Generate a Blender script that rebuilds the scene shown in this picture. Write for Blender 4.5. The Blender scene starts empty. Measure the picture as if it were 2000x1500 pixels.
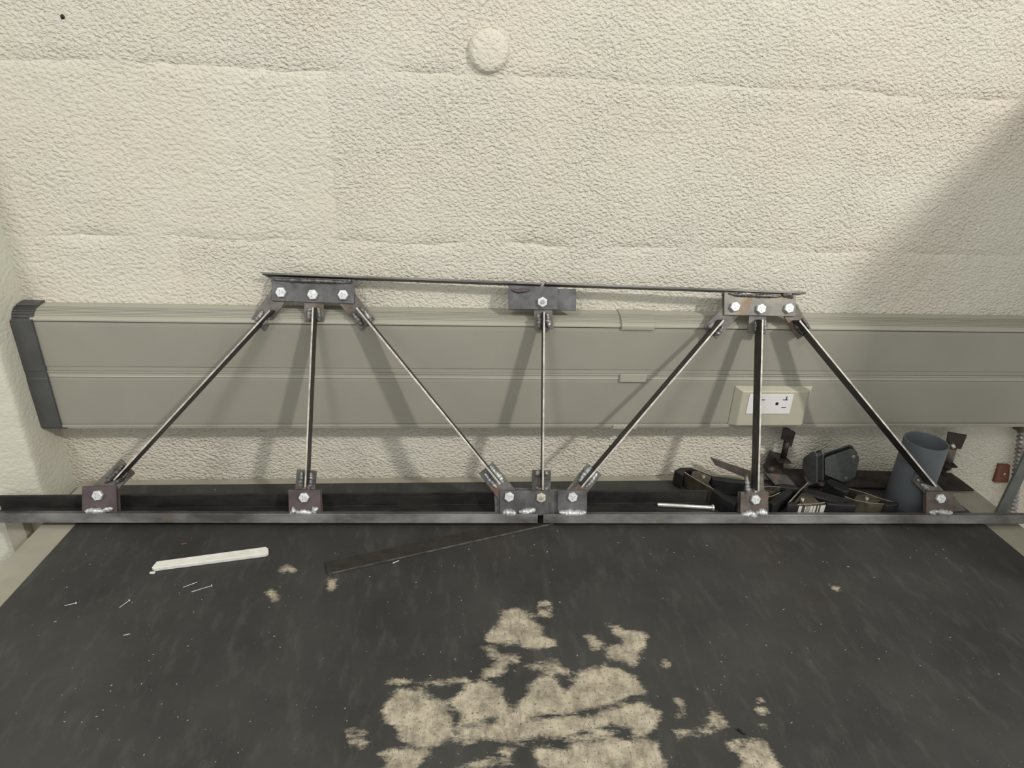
import bpy, math, random
from mathutils import Vector, Matrix, noise
random.seed(7)
S = bpy.context.scene
COL = S.collection
# ---------------------------------------------------------------- camera
PITCH, YAW, ROLL = 0.42388, 0.09248, 0.04217
F = 1258.98
CAM = Vector((0, -0.86, 0.54458))
fw = Vector((math.sin(YAW)*math.cos(PITCH), math.cos(YAW)*math.cos(PITCH), -math.sin(PITCH)))
r0 = Vector((math.cos(YAW), -math.sin(YAW), 0)); u0 = r0.cross(fw)
RT = r0*math.cos(ROLL) + u0*math.sin(ROLL); UP = -r0*math.sin(ROLL) + u0*math.cos(ROLL)
cam = bpy.data.objects.new('camera', bpy.data.cameras.new('camera')); COL.objects.link(cam)
m = Matrix((RT, UP, -fw)).transposed().to_4x4(); m.translation = CAM
cam.matrix_world = m
cam.data.sensor_width = 36; cam.data.lens = F/2000*36; cam.data.clip_start = 0.01
S.camera = cam
# ---------------------------------------------------------------- light
S.view_settings.view_transform = 'Standard'; S.view_settings.look = 'None'
S.view_settings.gamma = 1; S.view_settings.exposure = 0.0; S.view_settings.use_curve_mapping = False
W = bpy.data.worlds.new('room_light'); S.world = W; W.use_nodes = True
W.node_tree.nodes['Background'].inputs[0].default_value = (1.0, 0.99, 0.955, 1)
W.node_tree.nodes['Background'].inputs[1].default_value = 0.755
def lamp(name, loc, target, sx, sy, power, col):
    d = bpy.data.lights.new(name, 'AREA'); d.shape = 'RECTANGLE'; d.size = sx; d.size_y = sy
    d.energy = power; d.color = col
    o = bpy.data.objects.new(name, d); COL.objects.link(o); o.location = loc
    o.rotation_euler = (Vector(target)-Vector(loc)).to_track_quat('-Z', 'Y').to_euler()
    return o
lamp('ceiling_light_right', (1.83, -2.05, 2.1), (0.4, 0, 0.2), 0.16, 0.16, 52, (1.0, 0.965, 0.91))
lamp('ceiling_light_left', (-1.0, -1.85, 2.1), (-0.2, 0, 0.2), 0.5, 0.5, 15, (1.0, 0.97, 0.92))
# ---------------------------------------------------------------- projection helpers (photo pixel -> point on a real plane)
def ray(px, py): return fw + RT*((px-1000)/F) - UP*((py-750)/F)
def hit(px, py, n, p0):
    d = ray(px, py); n = Vector(n); t = (Vector(p0)-CAM).dot(n)/d.dot(n); return CAM + d*t
def onz(px, py, z=0.0): return hit(px, py, (0, 0, 1), (0, 0, z))
def ony(px, py, y=0.0): return hit(px, py, (0, 1, 0), (0, y, 0))
def onx(px, py, x): return hit(px, py, (1, 0, 0), (x, 0, 0))
# ---------------------------------------------------------------- object helpers
def link(o, parent=None):
    COL.objects.link(o)
    if parent is not None:
        o.parent = parent
        if parent.type == 'EMPTY': o.matrix_parent_inverse = Matrix.Translation(parent.location).inverted()
    return o
def mesh(name, V, Fc, mat, parent=None, smooth=False, mats=None, fmat=None):
    me = bpy.data.meshes.new(name); me.from_pydata([tuple(v) for v in V], [], Fc)
    for mm in (mats or [mat]): me.materials.append(mm)
    if fmat:
        for p, k in zip(me.polygons, fmat): p.material_index = k
    me.validate(); me.update()
    import bmesh
    b = bmesh.new(); b.from_mesh(me); bmesh.ops.recalc_face_normals(b, faces=b.faces); b.to_mesh(me); b.free()
    if smooth:
        for p in me.polygons: p.use_smooth = True
    o = bpy.data.objects.new(name, me)
    link(o, parent)
    return o
def tag(o, label, cat, group=None, kind=None):
    if label: o['label'] = label
    if cat: o['category'] = cat
    if group: o['group'] = group
    if kind: o['kind'] = kind
    return o
def thing(name, label, cat, loc=(0, 0, 0), group=None):
    o = bpy.data.objects.new(name, None); o.empty_display_size = 0.02; COL.objects.link(o); o.location = loc
    return tag(o, label, cat, group)
def struct(o): o['kind'] = 'structure'; return o
def bev(o, w=0.0006, seg=2):
    md = o.modifiers.new('b', 'BEVEL'); md.width = w; md.segments = seg; md.limit_method = 'ANGLE'; md.angle_limit = 0.6
    return o
def prism_vf(front, off):
    n = len(front); V = [Vector(p) for p in front] + [Vector(p)+off for p in front]
    Fc = [list(range(n))[::-1], list(range(n, 2*n))] + [[i, (i+1) % n, n+(i+1) % n, n+i] for i in range(n)]
    return V, Fc
def prism(name, front, off, mat, parent=None, b=0.0005, **k):
    V, Fc = prism_vf(front, Vector(off)); o = mesh(name, V, Fc, mat, parent, **k)
    if b: bev(o, b)
    return o
def box(name, a, b_, mat, parent=None, b=0.0005):
    (x0, y0, z0), (x1, y1, z1) = a, b_
    return prism(name, [(x0, y0, z0), (x1, y0, z0), (x1, y0, z1), (x0, y0, z1)], (0, y1-y0, 0), mat, parent, b)
def extr_x(name, prof, x0, x1, mat, parent=None, b=0.0004, smooth=False):
    return prism(name, [(x0, y, z) for y, z in prof], (x1-x0, 0, 0), mat, parent, b, smooth=smooth)
def frame_of(d):
    d = d.normalized(); a = Vector((0, 0, 1)) if abs(d.z) < 0.9 else Vector((1, 0, 0))
    s = d.cross(a).normalized(); return d, s, s.cross(d).normalized()
def cyl_vf(p0, p1, r0_, r1_, n=24):
    p0 = Vector(p0); p1 = Vector(p1); d, s, t = frame_of(p1-p0); V = []
    for p, r in ((p0, r0_), (p1, r1_)):
        for i in range(n):
            a = 2*math.pi*i/n; V.append(p + (s*math.cos(a)+t*math.sin(a))*r)
    Fc = [[i, (i+1) % n, n+(i+1) % n, n+i] for i in range(n)] + [list(range(n))[::-1], list(range(n, 2*n))]
    return V, Fc
def cyl(name, p0, p1, r, mat, parent=None, n=24, r2=None, b=0.0):
    V, Fc = cyl_vf(p0, p1, r, r if r2 is None else r2, n); o = mesh(name, V, Fc, mat, parent)
    for p in o.data.polygons: p.use_smooth = len(p.vertices) == 4 and n > 8
    if b: bev(o, b)
    return o
def lumpy(name, pts, r, mat, parent=None, seed=0, amp=0.35, n=10, freq=170, flat=1.0):
    """weld bead: an uneven rounded tube along the points"""
    P = [Vector(p) for p in pts]; L = [0]
    for a, b_ in zip(P, P[1:]): L.append(L[-1]+(b_-a).length)
    steps = max(8, int(L[-1]/0.0012)); V = []; Fc = []
    def at(s):
        for i in range(len(P)-1):
            if s <= L[i+1] or i == len(P)-2: return P[i].lerp(P[i+1], (s-L[i])/max(1e-9, L[i+1]-L[i]))
    d, s1, s2 = frame_of(P[-1]-P[0])
    for k in range(steps+1):
        f = k/steps; c = at(f*L[-1]); e = math.sin(math.pi*min(max(f, .02), .98))**0.35
        rr = r*e*(1+amp*0.25*math.sin(f*L[-1]/0.0050*6.28+seed))
        for i in range(n):
            a = 2*math.pi*i/n; q = c + (s1*math.cos(a)+s2*math.sin(a))*rr
            q += Vector(noise.noise_vector(q*freq+Vector((seed*3.1, 0, 0))))*rr*amp*.8
            V.append(q)
    for k in range(steps):
        for i in range(n): Fc.append([k*n+i, k*n+(i+1) % n, (k+1)*n+(i+1) % n, (k+1)*n+i])
    Fc += [list(range(n))[::-1], list(range(steps*n, steps*n+n))]
    return mesh(name, V, Fc, mat, parent, smooth=True)
# ---------------------------------------------------------------- materials
class NT:
    def __init__(s, name):
        s.m = bpy.data.materials.new(name); s.m.use_nodes = True; s.t = s.m.node_tree; s.b = s.t.nodes['Principled BSDF']
    def n(s, ty, **k):
        o = s.t.nodes.new(ty)
        for a, v in k.items():
            if a.startswith('i_'):
                o.inputs[a[2:].replace('_', ' ')].default_value = v
            else: setattr(o, a, v)
        return o
    def l(s, a, b_): s.t.links.new(a, b_)
    def noise(s, scale, detail=4, rough=0.55, co=None, dist=0.0):
        o = s.n('ShaderNodeTexNoise'); o.inputs['Scale'].default_value = scale; o.inputs['Detail'].default_value = detail
        o.inputs['Roughness'].default_value = rough; o.inputs['Distortion'].default_value = dist
        s.l(co or s.geo(), o.inputs['Vector']); return o.outputs['Fac']
    def geo(s):
        if not hasattr(s, 'g'): s.g = s.n('ShaderNodeTexCoord').outputs['Object']
        return s.g
    def ramp(s, f, a, b_, c0=(0, 0, 0, 1), c1=(1, 1, 1, 1)):
        o = s.n('ShaderNodeValToRGB'); e = o.color_ramp.elements
        e[0].position = a; e[1].position = b_; e[0].color = c0; e[1].color = c1
        s.l(f, o.inputs[0]); return o.outputs[0]
    def mix(s, f, a, b_, blend='MIX'):
        o = s.n('ShaderNodeMix', data_type='RGBA', blend_type=blend)
        for k, v in ((0, f), (6, a), (7, b_)):
            if isinstance(v, (int, float)): o.inputs[k].default_value = v
            elif isinstance(v, tuple): o.inputs[k].default_value = v if len(v) == 4 else (*v, 1)
            else: s.l(v, o.inputs[k])
        return o.outputs[2]
    def math(s, op, a, b_=0.0, c=None):
        o = s.n('ShaderNodeMath', operation=op)
        for k, v in ((0, a), (1, b_), (2, c)):
            if v is None: continue
            if isinstance(v, (int, float)): o.inputs[k].default_value = v
            else: s.l(v, o.inputs[k])
        return o.outputs[0]
    def bump(s, h, dist, strength=1.0, prev=None):
        o = s.n('ShaderNodeBump'); o.inputs['Distance'].default_value = dist
        if isinstance(strength, (int, float)): o.inputs['Strength'].default_value = strength
        else: s.l(strength, o.inputs['Strength'])
        s.l(h, o.inputs['Height'])
        if prev: s.l(prev, o.inputs['Normal'])
        return o.outputs[0]
    def set(s, **k):
        for a, v in k.items():
            i = s.b.inputs[{'col': 'Base Color', 'rough': 'Roughness', 'metal': 'Metallic', 'nor': 'Normal', 'spec': 'Specular IOR Level', 'coat': 'Coat Weight'}[a]]
            if isinstance(v, (int, float)): i.default_value = v
            elif isinstance(v, tuple): i.default_value = (*v[:3], 1)
            else: s.l(v, i)
        return s.m
def stretch(t, sc, rot=(0, 0, 0)):
    o = t.n('ShaderNodeMapping'); o.inputs['Scale'].default_value = sc; o.inputs['Rotation'].default_value = rot
    t.l(t.geo(), o.inputs['Vector']); return o.outputs[0]
def wall_mat(name, base, amp, seedrot=0.7, detail_scale=205, soft=.3):
    t = NT(name)
    co = stretch(t, (1, 1, 1.35), (0, -seedrot, 0))
    big = t.noise(5, 3)
    c = t.mix(t.ramp(big, .4, .68), base, (base[0]*1.02, base[1]*.955, base[2]*.93))
    c = t.mix(t.ramp(t.noise(2.2, 2), .35, .7), c, (base[0]*.95, base[1]*.955, base[2]*.945))
    spots = t.ramp(t.noise(48, 1), .835, .85); c = t.mix(spots, c, (.12, .11, .09))
    vo = t.n('ShaderNodeTexVoronoi', feature='SMOOTH_F1'); vo.inputs['Scale'].default_value = detail_scale*.95; vo.inputs['Smoothness'].default_value = .35
    wv = t.n('ShaderNodeVectorMath', operation='ADD'); t.l(co, wv.inputs[0]); nz_ = t.n('ShaderNodeTexNoise'); nz_.inputs['Scale'].default_value = 70; t.l(co, nz_.inputs['Vector'])
    sc_ = t.n('ShaderNodeVectorMath', operation='SCALE'); t.l(nz_.outputs['Color'], sc_.inputs[0]); sc_.inputs['Scale'].default_value = .008; t.l(sc_.outputs[0], wv.inputs[1]); t.l(wv.outputs[0], vo.inputs['Vector'])
    h1 = t.math('ADD', t.math('MULTIPLY', t.ramp(t.noise(detail_scale, 2.5, .5, co, .1), .34, .6), .7), t.math('MULTIPLY', t.math('SUBTRACT', 1.0, vo.outputs['Distance']), .75))
    h2 = t.noise(detail_scale*3.2, 3, .6, co); h3 = t.noise(22, 3)
    nb = t.bump(h3, .006, soft)
    nb = t.bump(h1, amp, t.math('MULTIPLY_ADD', t.ramp(t.noise(7, 3), .32, .68), .35, .62), nb)
    nb = t.bump(h2, amp*.28, .6, nb)
    return t.set(col=c, rough=.5, nor=nb, spec=.35)
M = {}
M['wall'] = wall_mat('cream_painted_block', (.665, .640, .550), .0022)
M['wall_smooth'] = wall_mat('cream_painted_block_smoother', (.665, .640, .550), .0015, .7, 180)
M['pier'] = wall_mat('pale_green_cream_paint', (.60, .60, .51), .0006, .2, 150, .10)
def steel(name, dark, light, rust=(.14, .07, .035), rustamt=.62, metal=.75, rough=.42, streak=(1, 1, 1), scale=60, bump=.0002):
    t = NT(name); co = stretch(t, streak)
    a = t.noise(scale, 5, .6, co); c = t.mix(t.ramp(a, .35, .68), dark, light)
    r = t.ramp(t.noise(34, 4, .6), rustamt, rustamt+.14); c = t.mix(t.math('MULTIPLY', r, .8), c, rust)
    rr = t.math('MULTIPLY_ADD', t.noise(scale*1.7, 3), .35, rough-.17)
    return t.set(col=c, rough=rr, metal=t.math('MULTIPLY_ADD', r, -.6*metal, metal), nor=t.bump(t.noise(scale*6, 3), bump, .5), spec=.5)
M['chord'] = steel('mill_scale_angle_steel', (.075, .072, .068), (.27, .265, .26), rust=(.12, .085, .05), rustamt=.60, metal=.45, rough=.5, streak=(.45, 1, 1), scale=26)
M['chord_dark'] = steel('dark_mill_scale', (.020, .019, .018), (.05, .047, .043), rustamt=.72, metal=.4, rough=.5, streak=(.3, 1, 1))
M['plate'] = steel('gusset_plate_steel', (.075, .075, .078), (.17, .17, .172), rustamt=.67, metal=.5, rough=.5, scale=45)
M['plate_purple'] = steel('heat_purpled_plate_steel', (.085, .065, .068), (.14, .11, .112), rustamt=.68, metal=.45, rough=.5, scale=45)
M['plate_tan'] = steel('heat_tinted_tan_plate_steel', (.17, .165, .15), (.29, .27, .23), rust=(.24, .15, .06), rustamt=.5, metal=.5, rough=.45, scale=35)
M['plate_brown'] = steel('brown_rusted_plate_steel', (.10, .083, .07), (.17, .145, .125), rustamt=.55, metal=.4, rough=.55)
M['tab'] = steel('tab_plate_steel', (.09, .085, .08), (.22, .21, .19), rustamt=.53, metal=.45, rough=.5)
M['strut_side'] = steel('strut_dark_side', (.032, .029, .026), (.065, .06, .053), rustamt=.7, metal=.4, rough=.5)
M['strut_edge'] = steel('strut_lit_edge', (.42, .38, .33), (.78, .74, .68), rust=(.25, .16, .1), rustamt=.6, metal=.5, rough=.35, scale=90)  # same steel as the sides; light on the front edge put into the colour
M['weld'] = steel('bright_weld_metal', (.38, .39, .39), (.70, .72, .72), rust=(.3, .2, .1), rustamt=.60, metal=.5, rough=.38, scale=80, bump=.0001)
M['weld_dark'] = steel('dark_weld_metal', (.05, .047, .045), (.22, .21, .2), rustamt=.62, metal=.5, rough=.35, scale=160)
M['weld_mid'] = steel('grey_weld_metal', (.17, .165, .155), (.42, .41, .39), rust=(.2, .11, .05), rustamt=.56, metal=.5, rough=.36, scale=80, bump=.0001)
M['zinc'] = steel('zinc_plated_bolt', (.60, .62, .63), (.86, .88, .88), rustamt=.9, metal=.5, rough=.32, scale=150)
M['zinc_yellow'] = steel('dull_yellow_nut', (.50, .46, .36), (.75, .71, .60), rustamt=.75, metal=.5, rough=.35, scale=150)
M['rustblack'] = steel('blackened_rusty_steel', (.018, .015, .013), (.05, .04, .034), rust=(.09, .045, .025), rustamt=.58, metal=.35, rough=.5)
M['bluegrey'] = steel('blue_grey_painted_steel', (.065, .072, .072), (.10, .11, .108), rustamt=.95, metal=.15, rough=.5, scale=200)
M['clampmetal'] = steel('bronzed_clamp_steel', (.10, .088, .065), (.24, .21, .16), rustamt=.8, metal=.7, rough=.35)
M['clampedge'] = steel('bright_clamp_edge', (.45, .41, .33), (.75, .7, .6), rustamt=.9, metal=.6, rough=.3)
M['chrome'] = steel('polished_pin', (.75, .78, .74), (.9, .92, .88), rustamt=.95, metal=.7, rough=.25)
def plastic(name, c0, c1, rough=.5, scale=60, bump=.0002, spec=.4):
    t = NT(name); a = t.noise(scale, 4); c = t.mix(t.ramp(a, .35, .65), c0, c1)
    return t.set(col=c, rough=rough, nor=t.bump(t.noise(scale*8, 2), bump, .4), spec=spec)
M['raceway'] = plastic('grey_beige_duct_plastic', (.285, .275, .230), (.303, .293, .245), .42, 14)
M['raceway_top'] = plastic('grey_beige_duct_cover', (.365, .355, .295), (.38, .37, .305), .42, 14)
M['cap'] = plastic('charcoal_cap_plastic', (.066, .068, .066), (.082, .084, .081), .5, 30)
M['outlet'] = plastic('ivory_outlet_plate', (.42, .40, .315), (.44, .42, .33), .4, 30)
M['insert'] = plastic('white_receptacle', (.70, .69, .68), (.73, .72, .71), .35, 30)
M['black'] = plastic('black_plastic', (.008, .008, .008), (.012, .012, .012), .5)
M['grip'] = plastic('black_vinyl_grip', (.012, .012, .013), (.022, .022, .023), .45)
M['pvc'] = plastic('grey_pipe_plastic', (.098, .110, .120), (.11, .123, .135), .45, 25)
M['soap'] = plastic('white_soapstone', (.66, .66, .60), (.76, .76, .70), .7, 90)
M['table'] = plastic('grey_beige_table_paint', (.30, .285, .225), (.35, .33, .265), .55, 22)
M['redbox'] = plastic('rust_red_paint', (.13, .045, .03), (.19, .075, .05), .55, 60)
M['post'] = plastic('grey_green_galvanised', (.11, .12, .11), (.16, .17, .155), .5, 40)
M['floor'] = plastic('grey_concrete_floor', (.25, .24, .22), (.32, .31, .28), .7, 6)
M['occluder'] = plastic('grey_occluder_paint', (.35, .34, .30), (.4, .39, .35), .5, 10)
M['barcode'] = None
t = NT('barcode_sticker')
w = t.n('ShaderNodeTexWhiteNoise', noise_dimensions='1D')
sx = t.n('ShaderNodeSeparateXYZ'); t.l(t.n('ShaderNodeTexCoord').outputs['Generated'], sx.inputs[0])
bars = t.math('FLOOR', t.math('MULTIPLY', sx.outputs[0], 46)); t.l(bars, w.inputs['W'])
inside = t.math('MULTIPLY', t.math('GREATER_THAN', sx.outputs[2], .28), t.math('MULTIPLY', t.math('GREATER_THAN', sx.outputs[0], .12), t.math('LESS_THAN', sx.outputs[0], .9)))
M['barcode'] = t.set(col=t.mix(t.math('MULTIPLY', t.math('GREATER_THAN', w.outputs[0], .5), inside), (.62, .6, .54), (.06, .06, .06)), rough=.5)

# ---------------------------------------------------------------- setting: walls, floor
WX0 = -0.567                      # inside corner on the left
zc1 = ony(1000, 150).z; zc2 = ony(1000, 478).z; CH = 0.2012
XJ = ony(650, 330).x              # head joint of the middle course
wb = struct(mesh('wall_back', *prism_vf([(-1.4, .0035, -.78), (1.9, .0035, -.78), (1.9, .0035, 2.2), (-1.4, .0035, 2.2)], Vector((0, .15, 0))), M['wall']))
def zjoint(k, x):                 # wavy bed joint k (0 = lower one seen, 1 = upper one seen)
    z = zc2 + k*CH
    return z + .0055*noise.noise(Vector((x*9, k*7.3, 0))) + .0028*noise.noise(Vector((x*45, k*3.3, 5)))
def blockmesh(k, xa, xb, parent, mat):
    nx = max(6, int((xb-xa)/.008)); nz = 24; V = []; Fc = []
    tj = lambda s: max(0.0, 1-s/0.0045)
    for j in range(nz+1):
        for i in range(nx+1):
            fx = i/nx; fz = j/nz
            fz = .5-.5*math.cos(math.pi*fz) if False else fz
            # crowd the grid towards the edges
            gx = fx; gz = fz
            if i == 1: gx = .003/(xb-xa)
            if i == nx-1: gx = 1-.003/(xb-xa)
            if j == 1: gz = .004/CH
            if j == nz-1: gz = 1-.004/CH
            x = xa+(xb-xa)*gx + .002*noise.noise(Vector((gz*6, (xa if i < 2 else xb)*11, k)))*(1 if i in (0, 1, nx-1, nx) else 0)
            z0 = zjoint(k-1, x); z1 = zjoint(k, x); z = z0+(z1-z0)*gz
            d = .0012*noise.noise(Vector((x*12, 0, z*12))) + .0009*noise.noise(Vector((x*50, 3, z*50)))
            e = 0
            if j in (0, nz): e = .0024*max(0, .45+1.2*noise.noise(Vector((x*14, (k if j else k-1)*5, 9))))
            if i in (0, nx): e = max(e, .0007*max(0, .1+1.2*noise.noise(Vector((z*14, xa*9, 2)))))
            V.append((x, d+e, z))
    for j in range(nz):
        for i in range(nx): Fc.append([j*(nx+1)+i, j*(nx+1)+i+1, (j+1)*(nx+1)+i+1, (j+1)*(nx+1)+i])
    # sides back into the wall
    rim = [i for i in range(nx+1)] + [j*(nx+1)+nx for j in range(1, nz+1)] + [nz*(nx+1)+i for i in range(nx-1, -1, -1)] + [j*(nx+1) for j in range(nz-1, 0, -1)]
    b0 = len(V)
    nr = len(rim)
    for r in rim: V.append(V[r])
    for r in rim: V.append((V[r][0], .012, V[r][2]))
    for a in range(nr): Fc.append([b0+a, b0+(a+1) % nr, b0+nr+(a+1) % nr, b0+nr+a])
    return mesh('concrete_block', V, Fc, mat, parent, smooth=True)
for k in range(-5, 10):
    off = XJ if k % 2 else XJ+.2035
    xs = [WX0-.001] + [x for x in (off+.407*i for i in range(-3, 6)) if WX0+.04 < x < 1.6] + [1.7]
    for xa, xb in zip(xs, xs[1:]):
        blockmesh(k, xa, xb, wb, M['wall_smooth'] if (k in (0, 1) and xb < XJ+.01) else M['wall'])
pq = ony(123, 33); n = 9
mesh('paint_pit', [(pq.x+(.0026+.0006*math.sin(i*2.3))*math.cos(i*6.283/n), -.0012, pq.z+(.0026+.0006*math.cos(i*3.1))*math.sin(i*6.283/n)) for i in range(n)]+[(pq.x, -.0022, pq.z)], [[i, (i+1) % n, n] for i in range(n)], M['black'] if 'black' in M else M['chord_dark'], wb)
# pier on the left: a return and a face that steps towards the camera
AY = max(onx(20, 897, WX0).y, -.072); print('AY', onx(20, 897, WX0).y)
def piermesh():
    V = []; Fc = []; prof = []
    n1 = 8
    for i in range(n1+1): prof.append((WX0, .01+(AY+.004-.01)*i/n1))
    prof.append((WX0-.002, AY+.001)); prof.append((WX0-.005, AY))
    for i in range(1, 9): prof.append((WX0-.005-.1*i, AY))
    nz = 240; zs = [-.78+2.98*j/nz for j in range(nz+1)]
    for z in zs:
        for i, (x, y) in enumerate(prof):
            dx = .0010*noise.noise(Vector((0, y*18, z*18))) ; dy = .0
            if n1-1 <= i <= n1+2: dx += .0022*noise.noise(Vector((7, z*60, 0))); dy += .002*noise.noise(Vector((3, z*90, 0)))
            V.append((x+dx-(.0 if i else 0), y+dy, z))
    w_ = len(prof)
    for j in range(nz):
        for i in range(w_-1): Fc.append([j*w_+i, j*w_+i+1, (j+1)*w_+i+1, (j+1)*w_+i])
    return V, Fc
V, Fc = piermesh(); struct(mesh('wall_left', V, Fc, M['pier'], smooth=True))
struct(box('floor', (-2.6, -3.2, -.80), (2.6, .02, -.78), M['floor'], b=0))
# painted round plug on the back wall
pc = ony(954, 100); V = []; Fc = []; n = 40
rings = [(0, -.0080), (.010, -.0081), (.018, -.0076), (.0215, -.0064), (.0235, -.0035), (.0245, .001)]
V.append((pc.x, -.008, pc.z))
for r, y in rings[1:]:
    for i in range(n):
        a = 2*math.pi*i/n; q = 1+.04*noise.noise(Vector((math.cos(a)*2, math.sin(a)*2, 1)))
        V.append((pc.x+r*q*math.cos(a), y-.0008*noise.noise(Vector((r*90+i, a, 3))), pc.z+r*q*math.sin(a)))
for i in range(n): Fc.append([0, 1+i, 1+(i+1) % n])
for k in range(len(rings)-2):
    for i in range(n): Fc.append([1+k*n+i, 1+k*n+(i+1) % n, 1+(k+1)*n+(i+1) % n, 1+(k+1)*n+i])
o = mesh('wall_plug', V, Fc, M['wall_smooth'], smooth=True)
tag(o, 'round cream-painted plug standing out of the block wall above the truss', 'wall plug')

# ---------------------------------------------------------------- table
TL0 = onz(175, 927, -.003); TL1 = onz(0, 1107, -.003)
ML0 = onz(170, 1000); ML1 = onz(0, 1186)
tl_dir = (TL1-TL0)/(TL1.y-TL0.y)
def lx(p, d, y): return p.x + d.x*(y-p.y)
YF = -.62
mr0 = onz(1925, 1025); mr1 = onz(2000, 1087); mrd = (mr1-mr0)/(mr1.y-mr0.y)
mld = (ML1-ML0)/(ML1.y-ML0.y)
TR0 = onz(1992, 1025, -.003)
tb = thing('work_table', 'grey-beige painted metal work table against the block wall', 'table', (.15, -.3, -.78))
yb = -.003; rc = .012
top = [(lx(TL0, tl_dir, yb)+rc, yb), (lx(TR0, mrd, yb)-rc, yb), (lx(TR0, mrd, yb)-.003, yb-.004), (lx(TR0, mrd, yb-rc), yb-rc), (lx(TR0, mrd, YF), YF), (lx(TL0, tl_dir, YF), YF), (lx(TL0, tl_dir, yb-rc), yb-rc), (lx(TL0, tl_dir, yb)+.003, yb-.004)]
prism('tabletop', [(x, y, -.003) for x, y in top], (0, 0, -.03), M['table'], tb, .0012)
for x in (-.50, .74):
    for y in (-.07, -.57):
        box('leg', (x-.022, y-.022, -.78), (x+.022, y+.022, -.033), M['table'], tb, .002)
for y in (-.07, -.57): box('rail', (-.478, y-.012, -.12), (.718, y+.012, -.08), M['table'], tb, .001)
p_ = onz(27, 1022, -.02)
box('side_bracket', (p_.x-.009, p_.y-.004, -.32), (p_.x+.014, p_.y+.02, -.012), M['table'], tb, .001)
box('side_bracket', (p_.x+.014, p_.y+.010, -.05), (TL0.x-.01, p_.y+.018, -.02), M['table'], tb, .001)

# worn black mat: wear outlines traced on the surface, in table coordinates
def cp(L): return [(700+a/2.222, 1150+b/2.222) for a, b in L]
POL = [cp(L) for L in [
 [(555,205),(590,160),(630,95),(680,85),(720,105),(760,130),(790,160),(800,190),(850,225),(860,250),(800,250),(740,262),(690,235),(620,235),(565,225)],
 [(990,205),(1030,215),(1055,240),(1040,270),(1010,270)],
 [(1070,155),(1130,150),(1160,180),(1230,185),(1255,205),(1245,250),(1210,285),(1215,320),(1180,342),(1150,320),(1090,300),(1065,285),(1090,260),(1150,240),(1140,215),(1110,200),(1100,175)],
 [(530,250),(590,250),(620,290),(700,290),(690,310),(650,320),(640,360),(590,385),(540,390),(535,350),(580,330),(610,315),(560,275)],
 [(725,330),(800,320),(860,315),(910,345),(900,370),(860,365),(840,385),(800,350)],
 [(105,530),(130,490),(180,430),(290,430),(310,480),(400,490),(420,455),(480,410),(540,395),(600,430),(640,460),(635,490),(660,530),(720,470),(740,420),(790,385),(850,390),(900,430),(930,400),(960,360),(1080,335),(1140,345),(1210,390),(1215,420),(1260,440),(1250,460),(1190,470),(1130,500),(1250,490),(1310,540),(1300,600),(1230,640),(1150,610),(1060,640),(900,655),(780,650),(680,665),(560,660),(470,665),(400,655),(330,680),(260,690),(180,660),(150,640),(170,600),(120,580)],
 [(125,400),(200,390),(230,402),(330,402),(460,390),(480,400),(380,418),(200,415)],
 [(860,690),(950,670),(1100,660),(1240,640),(1300,680),(1330,740),(1350,860),(980,860),(900,860),(860,800),(780,760),(770,690)],
 [(90,715),(150,690),(330,688),(300,740),(250,790),(240,860),(60,860),(130,745)],
 [(1650,700),(1700,665),(1760,670),(1790,710),(1840,760),(1850,860),(1640,860),(1665,740)],
 [(1385,480),(1412,500),(1402,565),(1370,565),(1390,530)],
 [(1330,305),(1345,325),(1335,350),(1318,335)],[(1735,470),(1755,470),(1760,490),(1735,490)],[(1732,518),(1768,520),(1765,538),(1735,536)],
 [(1742,588),(1768,590),(1766,605),(1742,604)],[(1540,540),(1580,545),(1595,590),(1560,600),(1520,585)],[(1480,615),(1540,618),(1535,636),(1485,632)],
 [(1590,660),(1650,665),(1640,700),(1600,690)],[(1370,620),(1450,615),(1460,632),(1385,645)],[(788,55),(825,57),(822,72),(790,70)],[(725,100),(765,108),(768,118),(735,115)],
 [(420,770),(560,740),(650,735),(660,750),(500,790),(420,800)],[(780,85),(830,90),(828,120),(785,115)],[(600,690),(660,690),(650,720),(610,715)],
]] + [[(548,1120),(560,1103),(570,1108),(578,1117),(568,1120),(560,1112),(552,1122)],[(520,1160),(530,1150),(545,1165),(535,1175)],[(640,1128),(656,1130),(650,1150),(644,1150)],[(1620,1143),(1640,1146),(1638,1153),(1625,1150)],[(675,1430),(705,1425),(712,1432),(680,1436)],[(680,1445),(712,1450),(705,1456),(680,1452)]]
CRK = [([(740,560),(860,552),(980,540),(1100,512),(1200,480)], 3.2), ([(380,440),(395,500),(425,560),(430,620)], 4.5), ([(700,660),(900,650),(1100,600)], 2.0), ([(420,600),(520,590),(600,575)], 1.5)]
CRK = [(cp(L), w_) for L, w_ in CRK]
WP = [[(onz(*q).x, onz(*q).y) for q in L] for L in POL]
WC = [([(onz(*q).x, onz(*q).y) for q in L], w_/1500) for L, w_ in CRK]
def segd(x, y, a, b_):
    dx, dy = b_[0]-a[0], b_[1]-a[1]; l2 = dx*dx+dy*dy+1e-12
    t_ = max(0, min(1, ((x-a[0])*dx+(y-a[1])*dy)/l2)); return math.hypot(x-a[0]-t_*dx, y-a[1]-t_*dy)
BB = [(min(p[0] for p in L)-.02, max(p[0] for p in L)+.02, min(p[1] for p in L)-.02, max(p[1] for p in L)+.02) for L in WP]
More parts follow.
